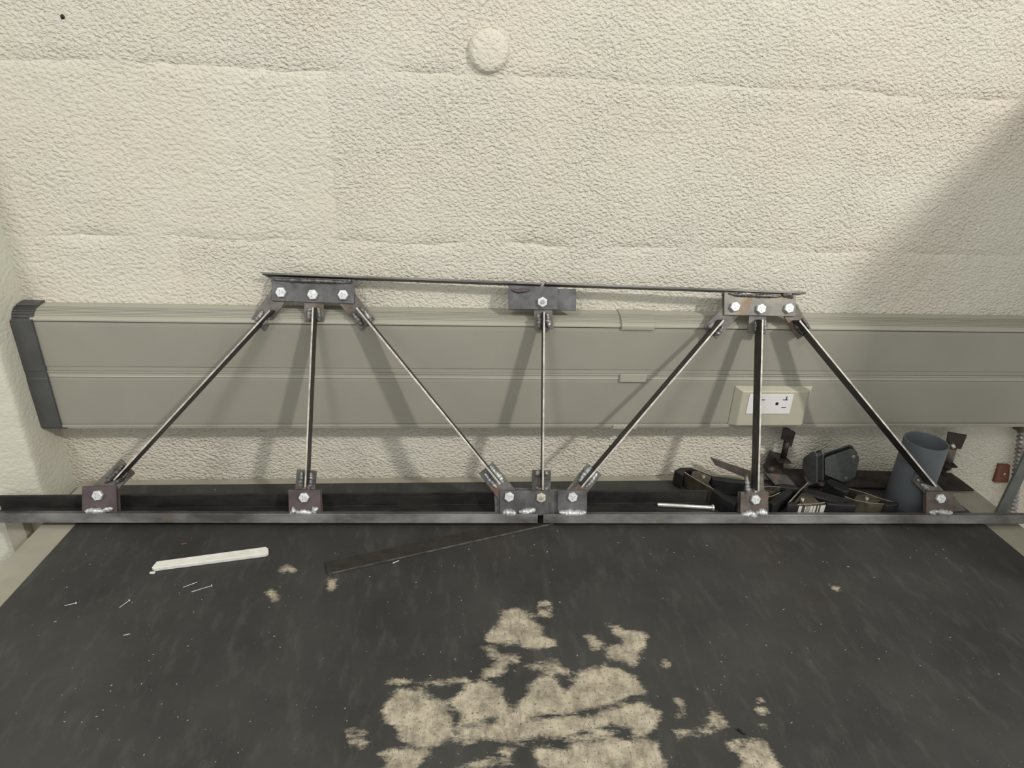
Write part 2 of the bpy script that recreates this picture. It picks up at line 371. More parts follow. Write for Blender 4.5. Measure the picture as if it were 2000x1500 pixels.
def wear(x, y):
    best = -.02
    for L, bb in zip(WP, BB):
        if not (bb[0] < x < bb[1] and bb[2] < y < bb[3]): continue
        ins = False; d = 9; j = len(L)-1
        for i in range(len(L)):
            a, b_ = L[i], L[j]
            if (a[1] > y) != (b_[1] > y) and x < (b_[0]-a[0])*(y-a[1])/(b_[1]-a[1])+a[0]: ins = not ins
            d = min(d, segd(x, y, a, b_)); j = i
        best = max(best, d if ins else -d)
    for L, w_ in WC:
        for a, b_ in zip(L, L[1:]): best = min(best, segd(x, y, a, b_)-w_)
    return max(-.02, min(.02, best))
MY0 = -.0225; MY1 = YF+.002
nx, ny = 300, 150; V = []; att = []
for j in range(ny+1):
    y = MY0+(MY1-MY0)*j/ny; xa = lx(ML0, mld, y); xb = lx(mr0, mrd, y)
    if y > ML0.y: xa = lx(ML0, mld, y)
    for i in range(nx+1):
        x = xa+(xb-xa)*i/nx
        V.append((x, y, 0)); att.append(wear(x, y) if y < -.16 and -.35 < x < .5 else -.02)
Fc = [[j*(nx+1)+i, j*(nx+1)+i+1, (j+1)*(nx+1)+i+1, (j+1)*(nx+1)+i] for j in range(ny) for i in range(nx)]
rim = [i for i in range(nx+1)]+[j*(nx+1)+nx for j in range(1, ny+1)]+[ny*(nx+1)+i for i in range(nx-1, -1, -1)]+[j*(nx+1) for j in range(ny-1, 0, -1)]
b0 = len(V)
for r in rim: V.append((V[r][0], V[r][1], -.0029)); att.append(-.02)
Fc += [[rim[a], rim[(a+1) % len(rim)], b0+(a+1) % len(rim), b0+a] for a in range(len(rim))]
t = NT('worn_black_mat')
at_ = t.n('ShaderNodeAttribute', attribute_name='wear').outputs['Fac']
sk = stretch(t, (1, 1.9, 1), (0, 0, .15)); sk2 = stretch(t, (2.5, .8, 1), (0, 0, .5))
nn = t.math('SUBTRACT', t.noise(34, 6, .62, sk), .5); n2 = t.math('SUBTRACT', t.noise(190, 5, .7, sk), .5)
f = t.math('ADD', at_, t.math('ADD', t.math('MULTIPLY', nn, .024), t.math('MULTIPLY', n2, .015)))
mk = t.ramp(t.math('MULTIPLY_ADD', f, 60, .56), .42, .76)
scr = t.ramp(t.noise(190, 4, .65, stretch(t, (1, .2, 1), (0, 0, .75))), .50, .66)
mk = t.math('MULTIPLY', mk, t.math('SUBTRACT', 1.0, t.math('MULTIPLY', scr, .28)))
blk = t.mix(t.ramp(t.noise(7, 4, .6), .35, .65), (.026, .026, .0245), (.044, .044, .041))
blk = t.mix(t.ramp(t.noise(3.2, 3, .5), .55, .75), blk, (.042, .036, .031))
blk = t.mix(t.math('MULTIPLY', t.ramp(t.noise(26, 5, .65, sk2), .52, .75), .5), blk, (.085, .083, .075))
bei = t.mix(t.ramp(t.noise(48, 7, .75), .36, .60), (.20, .175, .13), (.49, .44, .335))
bei = t.mix(t.ramp(t.noise(420, 2, .5), .62, .68), bei, (.12, .10, .07))
sp = t.ramp(t.noise(330, 1, .4), .80, .82); fs = t.ramp(t.noise(210, 1, .4, stretch(t, (1, 1, 1), (.3, .2, .1))), .80, .815)
c = t.mix(mk, blk, bei); c = t.mix(t.math('MULTIPLY', sp, .35), c, (.25, .24, .22)); c = t.mix(t.math('MULTIPLY', fs, .5), c, (.4, .38, .34))
hb = t.bump(t.noise(45, 5, .6), .0006, .4, t.bump(t.noise(700, 2), .0002, .5, t.bump(mk, -.0004 if False else .0004, .5)))
mm = t.set(col=c, rough=t.math('MULTIPLY_ADD', t.noise(20, 4), .25, .42), nor=hb, spec=.42)
mat_o = mesh('rubber_mat', V, Fc, mm)
a_ = mat_o.data.attributes.new('wear', 'FLOAT', 'POINT')
a_.data.foreach_set('value', att[:len(mat_o.data.vertices)])
tag(mat_o, 'black work mat covering the table, worn through to beige in the middle', 'mat')
# ---------------------------------------------------------------- raceway
RY = -.034
def Z(px, py, y=RY): return ony(px, py, y).z
zs_ = Z(900, 637); zm1 = Z(900, 729); zm2 = Z(900, 740.5); zb1 = Z(900, 828.5); zb2 = Z(900, 835.5)
XC0 = ony(40, 730, RY).x; XC1 = ony(92, 725, RY).x; XR = 1.2
XC0 = max(XC0, WX0+.0005)
rw = thing('wall_raceway', 'long grey-beige plastic cable raceway running along the block wall', 'cable raceway', (.3, -.017, zb2))
ztop = zs_+.0150
bevp = [(0.0, ztop), (-.006, ztop), (-.012, ztop-.0006)]
for i in range(0, 9):
    a = i/8; y = -.013-.0165*math.sin(a*1.3)/math.sin(1.3); z = ztop-.0008-.0085*(1-math.cos(a*1.3))/(1-math.cos(1.3))
    bevp.append((y, z)); 
    if i < 8: bevp.append((y-.0004, z-.0005)); bevp.append((y+.0005, z-.0009))
bevp += [(-.0325, zs_+.004), (RY, zs_+.0025), (RY, zs_+.0006), (-.028, zs_+.0006), (0, zs_+.0006)]
extr_x('top_cover', bevp, XC1-.004, XR, M['raceway_top'], rw, 0)
extr_x('back_channel', [(0, zs_), (-.0300, zs_), (-.0300, zb2+.001), (0, zb2+.001)], XC1-.004, XR, M['raceway'], rw, 0)
p = RY+.0006
extr_x('cover_panel', [(-.0300, zs_-.0008), (p, zs_-.0008), (p-.0004, zs_-.006), (p-.0004, zm1+.007), (p+.0006, zm1+.006), (p+.0002, zm1+.0005), (-.0300, zm1+.0005)], XC1-.004, XR, M['raceway'], rw, 0)
extr_x('divider_strip', [(-.0300, zm1), (RY-.001, zm1), (RY-.001, zm1-.0015), (RY+.0004, zm1-.003), (RY+.0004, zm2+.002), (RY-.0002, zm2+.001), (-.0300, zm2+.001)], XC1-.004, XR, M['raceway_top'], rw, 0)
extr_x('cover_panel', [(-.0300, zm2), (p, zm2), (p-.0004, zm2-.003), (p-.0004, zb1+.003), (p, zb1+.0006), (-.0300, zb1+.0006)], XC1-.004, XR, M['raceway'], rw, 0)
extr_x('bottom_lip', [(0, zb1), (RY-.001, zb1), (RY-.001, zb1-.002), (RY, zb2), (0, zb2)], XC1-.004, XR, M['raceway_top'], rw, 0)
# joint clips
x0 = ony(1216, 620, RY).x; x1 = ony(1280, 620, RY).x
cl = [(y*1.05-.0018, z+.0014) for y, z in bevp[1:-2]]
extr_x('joint_clip', [(0, ztop+.0014)]+cl+[(RY-.0028, zs_-.0016), (-.02, zs_-.0016), (0, zs_)], x0, x1, M['raceway_top'], rw, 0)
x0 = ony(1210, 738, RY).x; x1 = ony(1262, 738, RY).x
box('joint_clip', (x0, RY-.003, Z(1236, 745)), (x1, RY, zm1+.0008), M['raceway_top'], rw, .0006)
x0 = ony(1197, 831, RY).x; x1 = ony(1243, 831, RY).x
box('joint_clip', (x0, RY-.0025, zb2-.0012), (x1, RY+.004, zb1-.001), M['raceway_top'], rw, .0006)
# end cap
zt = ztop+.0028; zc = Z(123, 838, RY-.003)
capp = [(0, zt), (-.010, zt), (-.0165, zt-.0012)]
for i in range(6):
    a = i/5; y = -.0185-.0135*math.sin(a*1.3)/math.sin(1.3); z = zt-.0018-.0115*(1-math.cos(a*1.3))/(1-math.cos(1.3))
    capp.append((y, z)); capp.append((y+.0008, z-.0009))
capp += [(-.0375, zs_+.001), (-.0375, zm1+.0016), (-.0368, zm1), (-.0368, zm2), (-.0375, zm2-.0014), (-.0375, zc+.004), (-.0355, zc), (0, zc)]
cap = extr_x('end_cap', capp, XC0, XC1, M['cap'], rw, 0); cap['label'] = 'charcoal end cap with ribbed top'
prism('cap_foot', [(XC1-.002, -.0365, zc), (XC1+.006, -.0365, zc), (XC1+.013, -.010, zc), (XC1+.013, 0, zc), (XC1-.002, 0, zc)], (0, 0, .0012), M['cap'], rw, 0)
# outlet: bevelled plate proud of the raceway front
def O(px, py, y): return ony(px, py, y)
fy = RY-.0095
q = [(1440, 750), (1582, 751), (1568, 826), (1422, 826)]
back = [ony(a, b_, RY+.0004) for a, b_ in [(1436, 752), (1586, 752), (1571, 829), (1419, 829)]]
zt_, zb_ = (back[0].z+back[1].z)/2-.0002, (back[2].z+back[3].z)/2
xl, xr = (back[0].x+back[3].x)/2, (back[1].x+back[2].x)/2
ot = thing('power_outlet', 'ivory wall outlet plate with a white receptacle, set in the raceway', 'power outlet', ((xl+xr)/2, RY, zb_))
i_ = .010
V = [(xl, RY, zb_), (xr, RY, zb_), (xr, RY, zt_), (xl, RY, zt_), (xl+i_, fy, zb_+.003), (xr-i_, fy, zb_+.003), (xr-i_, fy, zt_-.006), (xl+i_, fy, zt_-.006)]
Fc = [[0, 1, 2, 3], [4, 5, 6, 7], [0, 1, 5, 4], [1, 2, 6, 5], [2, 3, 7, 6], [3, 0, 4, 7]]
bev(mesh('face_plate', V, Fc, M['outlet'], ot), .0015, 3)
a1 = ony(1457, 808, fy); a2 = ony(1550, 770, fy); a0 = ony(1541, 808, fy); a3 = ony(1463, 770, fy)
ix0 = (a1.x+a3.x)/2; ix1 = (a2.x+a0.x)/2
rec = box('receptacle', (ix0, fy-.0012, (a1.z+a0.z)/2), (ix1, fy+.002, (a2.z+a3.z)/2), M['insert'], ot, .0006)
def slot(px, py, sx_, sz_):
    c_ = ony(px, py, fy-.0012); box('slot', (c_.x-sx_/2, fy-.00145, c_.z-sz_/2), (c_.x+sx_/2, fy+.001, c_.z+sz_/2), M['black'], rec, 0)
slot(1534, 781, .0075, .0014); slot(1536.5, 777.5, .0014, .0055); slot(1530.5, 796, .0070, .0013); slot(1490, 781, .0060, .0014)
c_ = ony(1517.5, 788.5, fy-.0012); cyl('ground_hole', (c_.x, fy-.0015, c_.z), (c_.x, fy+.001, c_.z), .0024, M['black'], rec, 16)
slot(1476, 797, .006, .0014)

# ---------------------------------------------------------------- truss plane
LEAN = math.radians(19.3)
BL = Vector((-.5966, -.1195, .0065)); BR = Vector((.8166, -.1545, .0065))
U = (BR-BL).normalized(); bk = Vector((-U.y, U.x, 0))
Vv = Vector((0, 0, math.cos(LEAN)))+bk*math.sin(LEAN); N = U.cross(Vv).normalized()   # N towards the camera
def T(px, py, w_=0.0): return hit(px, py, N, BL+N*w_)
def uv(px, py, w_=0.0):
    q_ = T(px, py, w_)-BL; return q_.dot(U), q_.dot(Vv)
def P(u_, v_, w_=0.0): return BL+U*u_+Vv*v_+N*w_
tr = thing('steel_truss', 'model bridge truss of welded and bolted steel leaning on the raceway', 'truss', (.1, -.137, .0065))
LEG = .0128; TH = .003
def chord(u0_, u1_):
    pr = [(0, 0), (LEG, 0), (LEG, -LEG), (LEG-TH, -LEG), (LEG-TH, -TH), (0, -TH)]
    bev(mesh('bottom_chord', *prism_vf([P(u0_, v, w_) for v, w_ in pr], U*(u1_-u0_)), M['chord'], tr), .0006)
uL = -.055; uc0 = uv(1050.5, 1015)[0]; uc1 = uv(1061, 1015)[0]; uR = (BR-BL).length+.05
chord(uL, uc0); chord(uc1, uR)
# top chord: flat bars on edge to the plane
def topbar(a, b_, ra, rb):
    f1 = T(*a, 0); f2 = T(*b_, 0); f3 = T(b_[0], b_[1]+4.2, 0); f4 = T(a[0], a[1]+4.2, 0)
    r1 = T(ra[0], ra[1], -.0195); r2 = T(rb[0], rb[1], -.0195); up = (f1-f4)
    Vx = [f1, f2, f3, f4, r1+up, r2+up, r2, r1]
    Fx = [[0, 1, 2, 3], [4, 5, 6, 7], [0, 1, 5, 4], [3, 2, 6, 7], [0, 3, 7, 4], [1, 2, 6, 5]]
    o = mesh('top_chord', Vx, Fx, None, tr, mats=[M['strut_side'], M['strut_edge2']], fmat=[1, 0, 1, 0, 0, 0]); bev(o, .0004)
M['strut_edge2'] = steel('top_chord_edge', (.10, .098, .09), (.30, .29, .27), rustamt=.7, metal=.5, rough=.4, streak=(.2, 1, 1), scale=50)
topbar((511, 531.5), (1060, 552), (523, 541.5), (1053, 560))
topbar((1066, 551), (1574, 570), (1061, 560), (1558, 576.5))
GW = -.004
def plate(poly, mat, name='gusset_plate', w_=GW, th=TH):
    return prism(name, [T(a, b_, w_) for a, b_ in poly], -N*th, M[mat], tr, .0004)
def bolt(parent, px, py, rot=0.2, nut=False, w_=GW, mat='zinc'):
    c0 = T(px, py, w_+.003); u_, v_ = (c0-BL).dot(U), (c0-BL).dot(Vv)
    c0 = P(u_, v_, w_); h = .0048
    hexp = lambda r, ww: [P(u_+r*math.cos(rot+i*math.pi/3), v_+r*math.sin(rot+i*math.pi/3), ww) for i in range(6)]
    V = hexp(.0072, w_)+hexp(.0072, w_+h-.0008)+hexp(.0063, w_+h)
    Fc = [[5, 4, 3, 2, 1, 0]]+[[i, (i+1) % 6, 6+(i+1) % 6, 6+i] for i in range(6)]+[[6+i, 6+(i+1) % 6, 12+(i+1) % 6, 12+i] for i in range(6)]+[[12+i for i in range(6)]]
    o = mesh('nut' if nut else 'bolt_head', V, Fc, M[mat], parent)
    bev(o, .0003)
    if nut:
        cyl('bolt_end', P(u_, v_, w_+.001), P(u_, v_, w_+h+.0016), .0030, M['weld_mid'], parent, 16, b=.0004)
    else:   # raised grade mark on the head
        for k in range(3):
            a = rot+k*2.1; q0 = P(u_+.0012*math.cos(a), v_+.0012*math.sin(a), w_+h); q1 = P(u_+.0038*math.cos(a), v_+.0038*math.sin(a), w_+h)
            cyl('head_mark', q0, q1, .00035, M['weld_mid'], parent, 6)
    # shank through plates and rear nut
    cyl('bolt_shank', P(u_, v_, w_), P(u_, v_, -.018), .0030, M['zinc'], parent, 12)
SEED = [1]
def bead(parent, pts, r, mat, w_=GW, amp=.35, name='weld_bead'):
    SEED[0] += 1
    return lumpy(name, [T(a, b_, w_) for a, b_ in pts], r, M[mat], parent, SEED[0]*1.7, amp)
def down(poly, to=1007): return poly
RW = -.0100
# rear plates first
for poly, mt in [([(164, 951), (232, 952), (234, 1000), (166, 1000)], 'plate_brown'), ([(567, 957), (627, 957), (630, 1001), (568, 1001)], 'plate_brown'),
                 ([(965, 962), (1002, 953), (1090, 956), (1090, 1003), (967, 1003)], 'plate'), ([(1090, 957), (1146, 958), (1146, 1003), (1088, 1003)], 'plate'),
                 ([(1442, 961), (1500, 961), (1500, 1004), (1442, 1004)], 'plate'), ([(1805, 961), (1857, 961), (1888, 998), (1805, 1003)], 'plate_brown'),
                 ([(533, 549), (690, 553), (688, 592), (533, 588)], 'plate'), ([(994, 562), (1125, 565), (1125, 607), (993, 605)], 'plate'), ([(1411, 572), (1551, 580), (1551, 617), (1411, 614)], 'plate')]:
    plate(poly, mt, 'rear_gusset_plate', RW)
def gus(poly, mat): return plate(poly, mat)
G1 = gus([(160, 950), (226.5, 950), (229, 1004), (160, 1003)], 'plate_purple'); bolt(G1, 190, 968, .1)
G2 = gus([(563, 957), (625, 957), (627, 1006), (564, 1006)], 'plate_purple'); bolt(G2, 593.5, 972, .05)
G3 = gus([(976.5, 958.5), (1072, 958.5), (1072, 1007), (977, 1007)], 'plate'); bolt(G3, 994.6, 970.5, .4); bolt(G3, 1057, 972, .5, True, mat='zinc_yellow')
G4 = gus([(1089, 958.5), (1146.5, 958.5), (1146.5, 1007), (1089.5, 1007)], 'plate'); bolt(G4, 1118.6, 971, .3)
G5 = gus([(1447, 961), (1501, 961), (1501, 1007), (1446, 1007)], 'plate_brown'); bolt(G5, 1476, 976, .25)
G6 = gus([(1809.6, 960), (1862, 960), (1862, 1005), (1809, 1005)], 'plate_brown'); bolt(G6, 1838, 974, .15)
H1 = gus([(531, 540), (693, 546), (691, 593), (531, 587.5)], 'plate'); bolt(H1, 548.5, 571, .05); bolt(H1, 610.5, 575.5, .1); bolt(H1, 670, 576, .0)
H2 = gus([(993.5, 557), (1089, 560), (1089, 604.5), (993, 604)], 'plate'); bolt(H2, 1059.5, 590, .5, True)
H3 = gus([(1415, 569), (1555, 575), (1554, 618), (1414.5, 615)], 'plate_tan'); bolt(H3, 1436, 599, .25); bolt(H3, 1487, 603, .4); bolt(H3, 1541.5, 602, .3)
for g, pts, r in [(G1, [(166, 999), (178, 997), (204, 999)], .0030), (G1, [(201, 1000), (206, 996), (221, 993)], .0022), (G2, [(567, 1003), (575, 996), (580, 999)], .0032), (G2, [(574, 1000), (612, 1001)], .0024), (G2, [(611, 1004), (615, 993), (621, 991)], .0030),
                  (G3, [(981, 1001), (986, 1000), (1008, 1002)], .0034), (G3, [(1014, 1000), (1030, 999), (1046, 995)], .0032), (G4, [(1092, 1000), (1105, 1002), (1135, 1002), (1145, 1001)], .0034),
                  (G5, [(1447, 1006), (1462, 1003), (1478, 1007)], .0034), (G5, [(1474, 1003), (1486, 1000), (1498, 1003)], .0036), (G6, [(1815, 1001), (1830, 1000), (1860, 1002)], .0032), (G6, [(1818, 1004), (1826, 1002)], .003)]:
    bead(g, pts, r*1.5, 'weld', GW+.0012, .5)
bead(H1, [(535, 546), (560, 547), (620, 549), (686, 552)], .0030, 'weld_dark', GW+.001, .3); bead(H1, [(680, 547), (686, 553)], .0034, 'weld_dark', GW+.001)
bead(H2, [(999, 566), (1012, 569), (1034, 567)], .0028, 'plate_purple', GW+.0006, .3)
bead(H3, [(1424, 573), (1440, 576), (1525, 579)], .0028, 'weld_dark', GW+.001, .4); bead(H3, [(1527, 574), (1545, 577), (1549, 581)], .0042, 'weld_dark', GW+.001); bead(H3, [(1443, 573), (1475, 575)], .0024, 'weld_mid', GW+.0018)
# struts with their end tabs
TW = -.0070
def tabplate(parent, c0, e, wd, beads, bm='weld_mid'):
    c0 = Vector(c0); e = Vector(e); d = (e-c0).normalized(); s_ = Vector((-d.y, d.x))*wd/2; c1 = c0-d*11
    poly = [c1+s_, e+s_, e-s_, c1-s_]
    o = prism('end_tab', [T(q_.x, q_.y, TW) for q_ in poly], -N*TH, M['tab'], parent, .0004)
    for (f0, f1, side, r) in beads:
        q0 = c0.lerp(e, f0)+Vector((-d.y, d.x))*side; q1 = c0.lerp(e, f1)+Vector((-d.y, d.x))*side
        bead(parent, [(q0.x, q0.y), q0.lerp(q1, .5)+Vector((.6, .5)), (q1.x, q1.y)], r*1.3, bm, TW+.0010, .5)
def strut(a, b_, ta, tb_, bright=True, depth=.0215):
    a = Vector(a); b_ = Vector(b_); d = (b_-a).normalized(); s_ = Vector((-d.y, d.x))*1.75
    wf = TW+depth
    fr = [T(q_.x, q_.y, wf) for q_ in (a+s_, b_+s_, b_-s_, a-s_)]
    V, Fc = prism_vf(fr, -N*depth)
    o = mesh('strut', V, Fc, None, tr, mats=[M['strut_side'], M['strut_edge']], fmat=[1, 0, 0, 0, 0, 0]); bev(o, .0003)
    tabplate(o, *ta); tabplate(o, *tb_)
    return o
def BD(*L): return list(L)
strut((527, 606), (222, 938), ((548, 571), (503.5, 636), 36, BD((.62, .95, 8, .0028), (.65, .95, -7, .003))), ((190, 968), (249, 911), 39, BD((.35, .95, -7, .0034), (.5, .9, 8, .0026)), 'weld_dark'))
strut((611, 600), (596, 952), ((612, 576), (614, 629), 38, BD((.45, .95, 9, .0032), (.45, .98, -8, .0032))), ((594, 972), (599, 919), 39, BD((.3, .95, 8, .0034), (.3, .95, -8, .0032))))
strut((696, 601), (977, 946), ((672, 576), (718, 634), 36, BD((.5, .95, 9, .003), (.55, 1, -9, .0034))), ((994, 971), (949, 914), 36, BD((.4, .98, 8, .0038), (.4, .9, -8, .0022)), 'weld'))
strut((1063, 609), (1060.5, 957), ((1060, 590), (1063, 644), 36, BD((.4, .95, 9, .0036), (.4, .95, -8, .0034))), ((1057, 972), (1058, 919), 37, BD((.25, .45, 8, .0036), (.25, .45, -7, .003), (.8, 1, 8, .003), (.8, 1, -7, .003))))
strut((1414, 625), (1136, 952), ((1436, 599), (1387.5, 650), 35, BD((.7, .95, 9, .0036), (.6, .98, -9, .003)), 'weld_mid'), ((1118, 971), (1162, 916), 35, BD((.45, .98, -8, .0040), (.45, .95, 8, .0026)), 'weld'))
strut((1490, 624), (1481.5, 960), ((1481, 603), (1478, 652), 34, BD((.45, .95, 2, .0030), (.4, .98, -14, .0026))), ((1476, 975), (1473, 926), 36, BD((.25, .95, 0, .0032), (.25, .95, -14, .0026)), 'weld'))
strut((1562, 626), (1829, 951), ((1541, 602), (1573, 654), 33, BD((.45, .95, 3, .0042), (.5, .9, -12, .002)), 'weld_dark'), ((1838, 974), (1792, 928), 30, BD((.45, .75, -6, .0032), (.8, .95, -6, .002)), 'weld_mid'))

# ---------------------------------------------------------------- loose steel on the table
M['flatbar'] = steel('dark_brown_flat_bar', (.028, .025, .021), (.045, .041, .035), rustamt=.75, metal=.3, rough=.55)
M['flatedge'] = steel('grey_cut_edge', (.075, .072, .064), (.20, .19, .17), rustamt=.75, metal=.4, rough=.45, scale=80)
# angle iron behind the bottom chord
sL = onz(2, 994.5, .006); sR = onz(1378, 981.5, .006)
d_ = (sR-sL).normalized(); nb_ = Vector((-d_.y, d_.x, 0))
hgt = lambda px, py: hit(px, py, nb_, sL).z
h_ = (hgt(300, 971)+hgt(1000, 962)+hgt(1340, 954))/3
front = -nb_*.0245
prof = [(0, .003), (0, h_), (.003, h_), (.003, .003), (.003, .0), (-.0245, .0), (-.0245, .003)]
prof = [(-.0245, .0031), (-.0245, .0062), (-.0001, .0062), (-.0001, h_), (.003, h_), (.003, .0031)]
o = prism('angle_iron', [Vector((sL.x, sL.y, 0))+nb_*a+Vector((0, 0, b_)) for a, b_ in prof], d_*(sR-sL).length, M['chord_dark'])
tag(o, 'long black angle iron lying on the mat behind the truss bottom chord', 'angle iron')
# flat bar running out from under the truss
a0 = onz(640, 1124, 0); a1 = onz(1062, 1029, 0); d_ = (a1-a0).normalized(); b0 = onz(634, 1098, .003)
nb_ = Vector((-d_.y, d_.x, 0)); wd = (b0-a0).dot(nb_)
L_ = (a1-a0).length+.015
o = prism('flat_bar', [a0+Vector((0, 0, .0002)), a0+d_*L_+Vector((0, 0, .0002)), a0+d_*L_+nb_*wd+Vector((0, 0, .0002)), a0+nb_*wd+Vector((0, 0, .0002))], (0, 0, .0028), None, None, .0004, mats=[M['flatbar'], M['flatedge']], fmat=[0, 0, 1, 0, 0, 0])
tag(o, 'dark flat steel bar poking diagonally out from under the truss', 'steel bar')
# soapstone stick
sp_ = [(296, 1108), (306, 1096), (519, 1067.5), (524, 1071), (524, 1078), (518, 1081.5), (322, 1107), (301, 1110)]
o = prism('soapstone_marker', [onz(a, b_, .005) for a, b_ in sp_], (0, 0, -.0049), M['soap'], None, .0008)
tag(o, 'white soapstone marking stick lying on the mat at left', 'marker')
M['nail'] = M['zinc']
def nail(a, b_, label, r=.00038, head=True, mat='zinc'):
    p0 = onz(*a, .0008); p1 = onz(*b_, .0008); V, Fc = cyl_vf(p0, p1, r, r, 8)
    if head:
        d = (p1-p0).normalized(); V2, F2 = cyl_vf(p1-d*.0001, p1+d*.0008, .0012, .0012, 10); k = len(V); V += V2; Fc += [[k+i for i in f_] for f_ in F2]
    o = mesh('brad_nail', V, Fc, M[mat]); tag(o, label, 'nail', 'small brads scattered on the mat'); return o
nail((358, 1147), (385, 1137), 'headless thin brad just below the soapstone stick, upper of a pair', head=False)
nail((374, 1156), (413, 1144), 'longest thin brad below the soapstone stick, with a small head')
nail((126, 1183), (148, 1178), 'thin brad nearest the left edge of the mat')
nail((233, 1187), (252, 1173), 'thin brad tilted steeply, left of the pair below the soapstone')
nail((241, 1241), (254, 1238), 'shortest brad, lowest one on the left of the mat', head=False)
nail((651, 1098), (662, 1093), 'tiny bright wire scrap lying on the end of the diagonal flat bar', r=.0004, head=False)
bpy.data.objects[-1] if False else None
nail((767, 1100), (779, 1095), 'tiny bent wire scrap beside the front edge of the flat bar', r=.0006, head=False)
p0 = onz(1440, 1424, .0012); p1 = onz(1456, 1433, .0012); o = cyl('metal_pin', p0, p1, .0011, M['black'], n=10); tag(o, 'short black pin lying right of the worn patch', 'pin')
p0 = onz(354, 1063, .0008); p1 = onz(365, 1061, .0008); o = cyl('copper_scrap', p0, p1, .0008, M['redbox'], n=8); tag(o, 'tiny copper-coloured scrap above the soapstone stick', 'scrap')
c_ = onz(298, 1120, 0); o = box('chalk_crumb', (c_.x-.003, c_.y-.0015, 0.0001), (c_.x+.003, c_.y+.0015, .002), M['soap'], None, .0005); tag(o, 'white soapstone crumb below the pointed end of the stick', 'crumb')
# silver pin
q0 = onz(1284, 985.5, .0092); q1 = onz(1390, 991.5, .0092)
pn = thing('steel_pin', 'shiny headed steel pin lying on the angle iron foot', 'pin', q0.lerp(q1, .5))
d = (q1-q0).normalized(); cyl('shank', q0, q1, .0029, M['chrome'], pn, 20, b=.0004); cyl('head', q1, q1+d*.003, .0048, M['chrome'], pn, 20, b=.0006)

# debris: crumbs nobody could count
V = []; Fc = []
for _ in range(420):
    px = random.uniform(120, 1980); py = random.uniform(1060, 1498); c_ = onz(px, py, 0); r = random.choice([.0002, .0002, .0003, .0003, .0004, .0007])
    if c_.x > .74 or c_.x < lx(ML0, mld, c_.y)+.01: continue
    k = len(V); a = random.random()*3; e = random.uniform(1, 2.2)
    for sx_, sy_ in ((1, 0), (0, 1), (-1, 0), (0, -1)):
        V.append((c_.x+r*e*sx_*math.cos(a)-r*sy_*math.sin(a), c_.y+r*e*sx_*math.sin(a)+r*sy_*math.cos(a), .0001))
    V.append((c_.x, c_.y, r*1.1)); Fc += [[k, k+1, k+4], [k+1, k+2, k+4], [k+2, k+3, k+4], [k+3, k, k+4]]
o = mesh('metal_filings', V, Fc, M['table']); tag(o, 'pale grinding crumbs sprinkled all over the black mat', 'filings', kind='stuff')

# ---------------------------------------------------------------- grey pipe
bc = onz(1768, 981.5, .0002); rp = .0292
lo, hi = .03, .25
def projy(p_):
    q_ = p_-CAM; return 750-F*q_.dot(UP)/q_.dot(fw)
for _ in range(40):
    mid = (lo+hi)/2
    if projy(Vector((bc.x, bc.y, mid))) > 861: lo = mid
    else: hi = mid
n = 56; V = []; Fc = []
for r, z in ((rp, .0002), (rp, lo), (rp-.0022, lo), (rp-.0022, .0002)):
    for i in range(n): a = 2*math.pi*i/n; V.append((bc.x+r*math.cos(a), bc.y+r*math.sin(a), z))
for k in range(4):
    for i in range(n): k2 = (k+1) % 4; Fc.append([k*n+i, k*n+(i+1) % n, k2*n+(i+1) % n, k2*n+i])
o = mesh('plastic_pipe', V, Fc, M['pvc']); bev(o, .0004)
for p in o.data.polygons: p.use_smooth = True
tag(o, 'upright open length of grey plastic pipe near the right end of the truss', 'pipe')

# ---------------------------------------------------------------- steel jig at the wall with two screw plates
jg = thing('steel_jig', 'blackened steel jig with two upright square plates by the wall at right', 'jig', onz(1700, 935, 0))
zj = .020
pts = [(1494, 924), (1532, 914.5), (1858, 923), (1903, 956.5), (1514, 946.5)]
prism('base_plate', [onz(a, b_, z_) for (a, b_), z_ in zip(pts, (.017, .020, .020, .005, .005))], (0, 0, -.003), M['rustblack'], jg, .0004)
rb = [onz(a, b_, zj) for a, b_ in ((1535, 916), (1850, 924.5))]
prism('base_leg', [rb[0]+Vector((0, 0, -.003)), rb[1]+Vector((0, 0, -.003)), Vector((rb[1].x, rb[1].y, .0002)), Vector((rb[0].x, rb[0].y, .0002))], (0, -.003, 0), M['rustblack'], jg, .0004)
ju = -.022
def jp(L, y=ju): return [ony(a, b_, y) for a, b_ in L]
prism('bracket_post', jp([(1508, 886), (1532, 892), (1530, 916), (1495, 918), (1500, 908)]), (0, .010, 0), M['rustblack'], jg, .0005)
prism('bracket_shelf', [ony(1508, 886, -.012), ony(1530, 886, -.010), ony(1546, 903, -.034), ony(1521, 902, -.034)], (0, 0, -.0025), M['rustblack'], jg, .0004)
cyl('screw_stem', ony(1530, 893, ju), ony(1537, 862, ju), .0046, M['rustblack'], jg, 16); cyl('stem_nut', ony(1536, 866, ju), ony(1538, 859, ju), .0030, M['weld_mid'], jg, 12)
prism('square_plate', jp([(1531, 833), (1554, 846), (1546, 873), (1543, 872), (1540, 866), (1533, 861), (1525, 858)], ju-.004), (0.001, .003, .0005), M['rustblack'], jg, .0004)
cyl('weld_lump', ony(1497, 921, ju), ony(1512, 912, ju), .009, M['rustblack'], jg, 14, .006)
ju = -.030
prism('square_plate', jp([(1852, 845), (1889, 851), (1877, 878), (1847, 872)], ju), (0.001, .003, .0005), M['plate_purple2'] if 'plate_purple2' in M else M['rustblack'], jg, .0004)
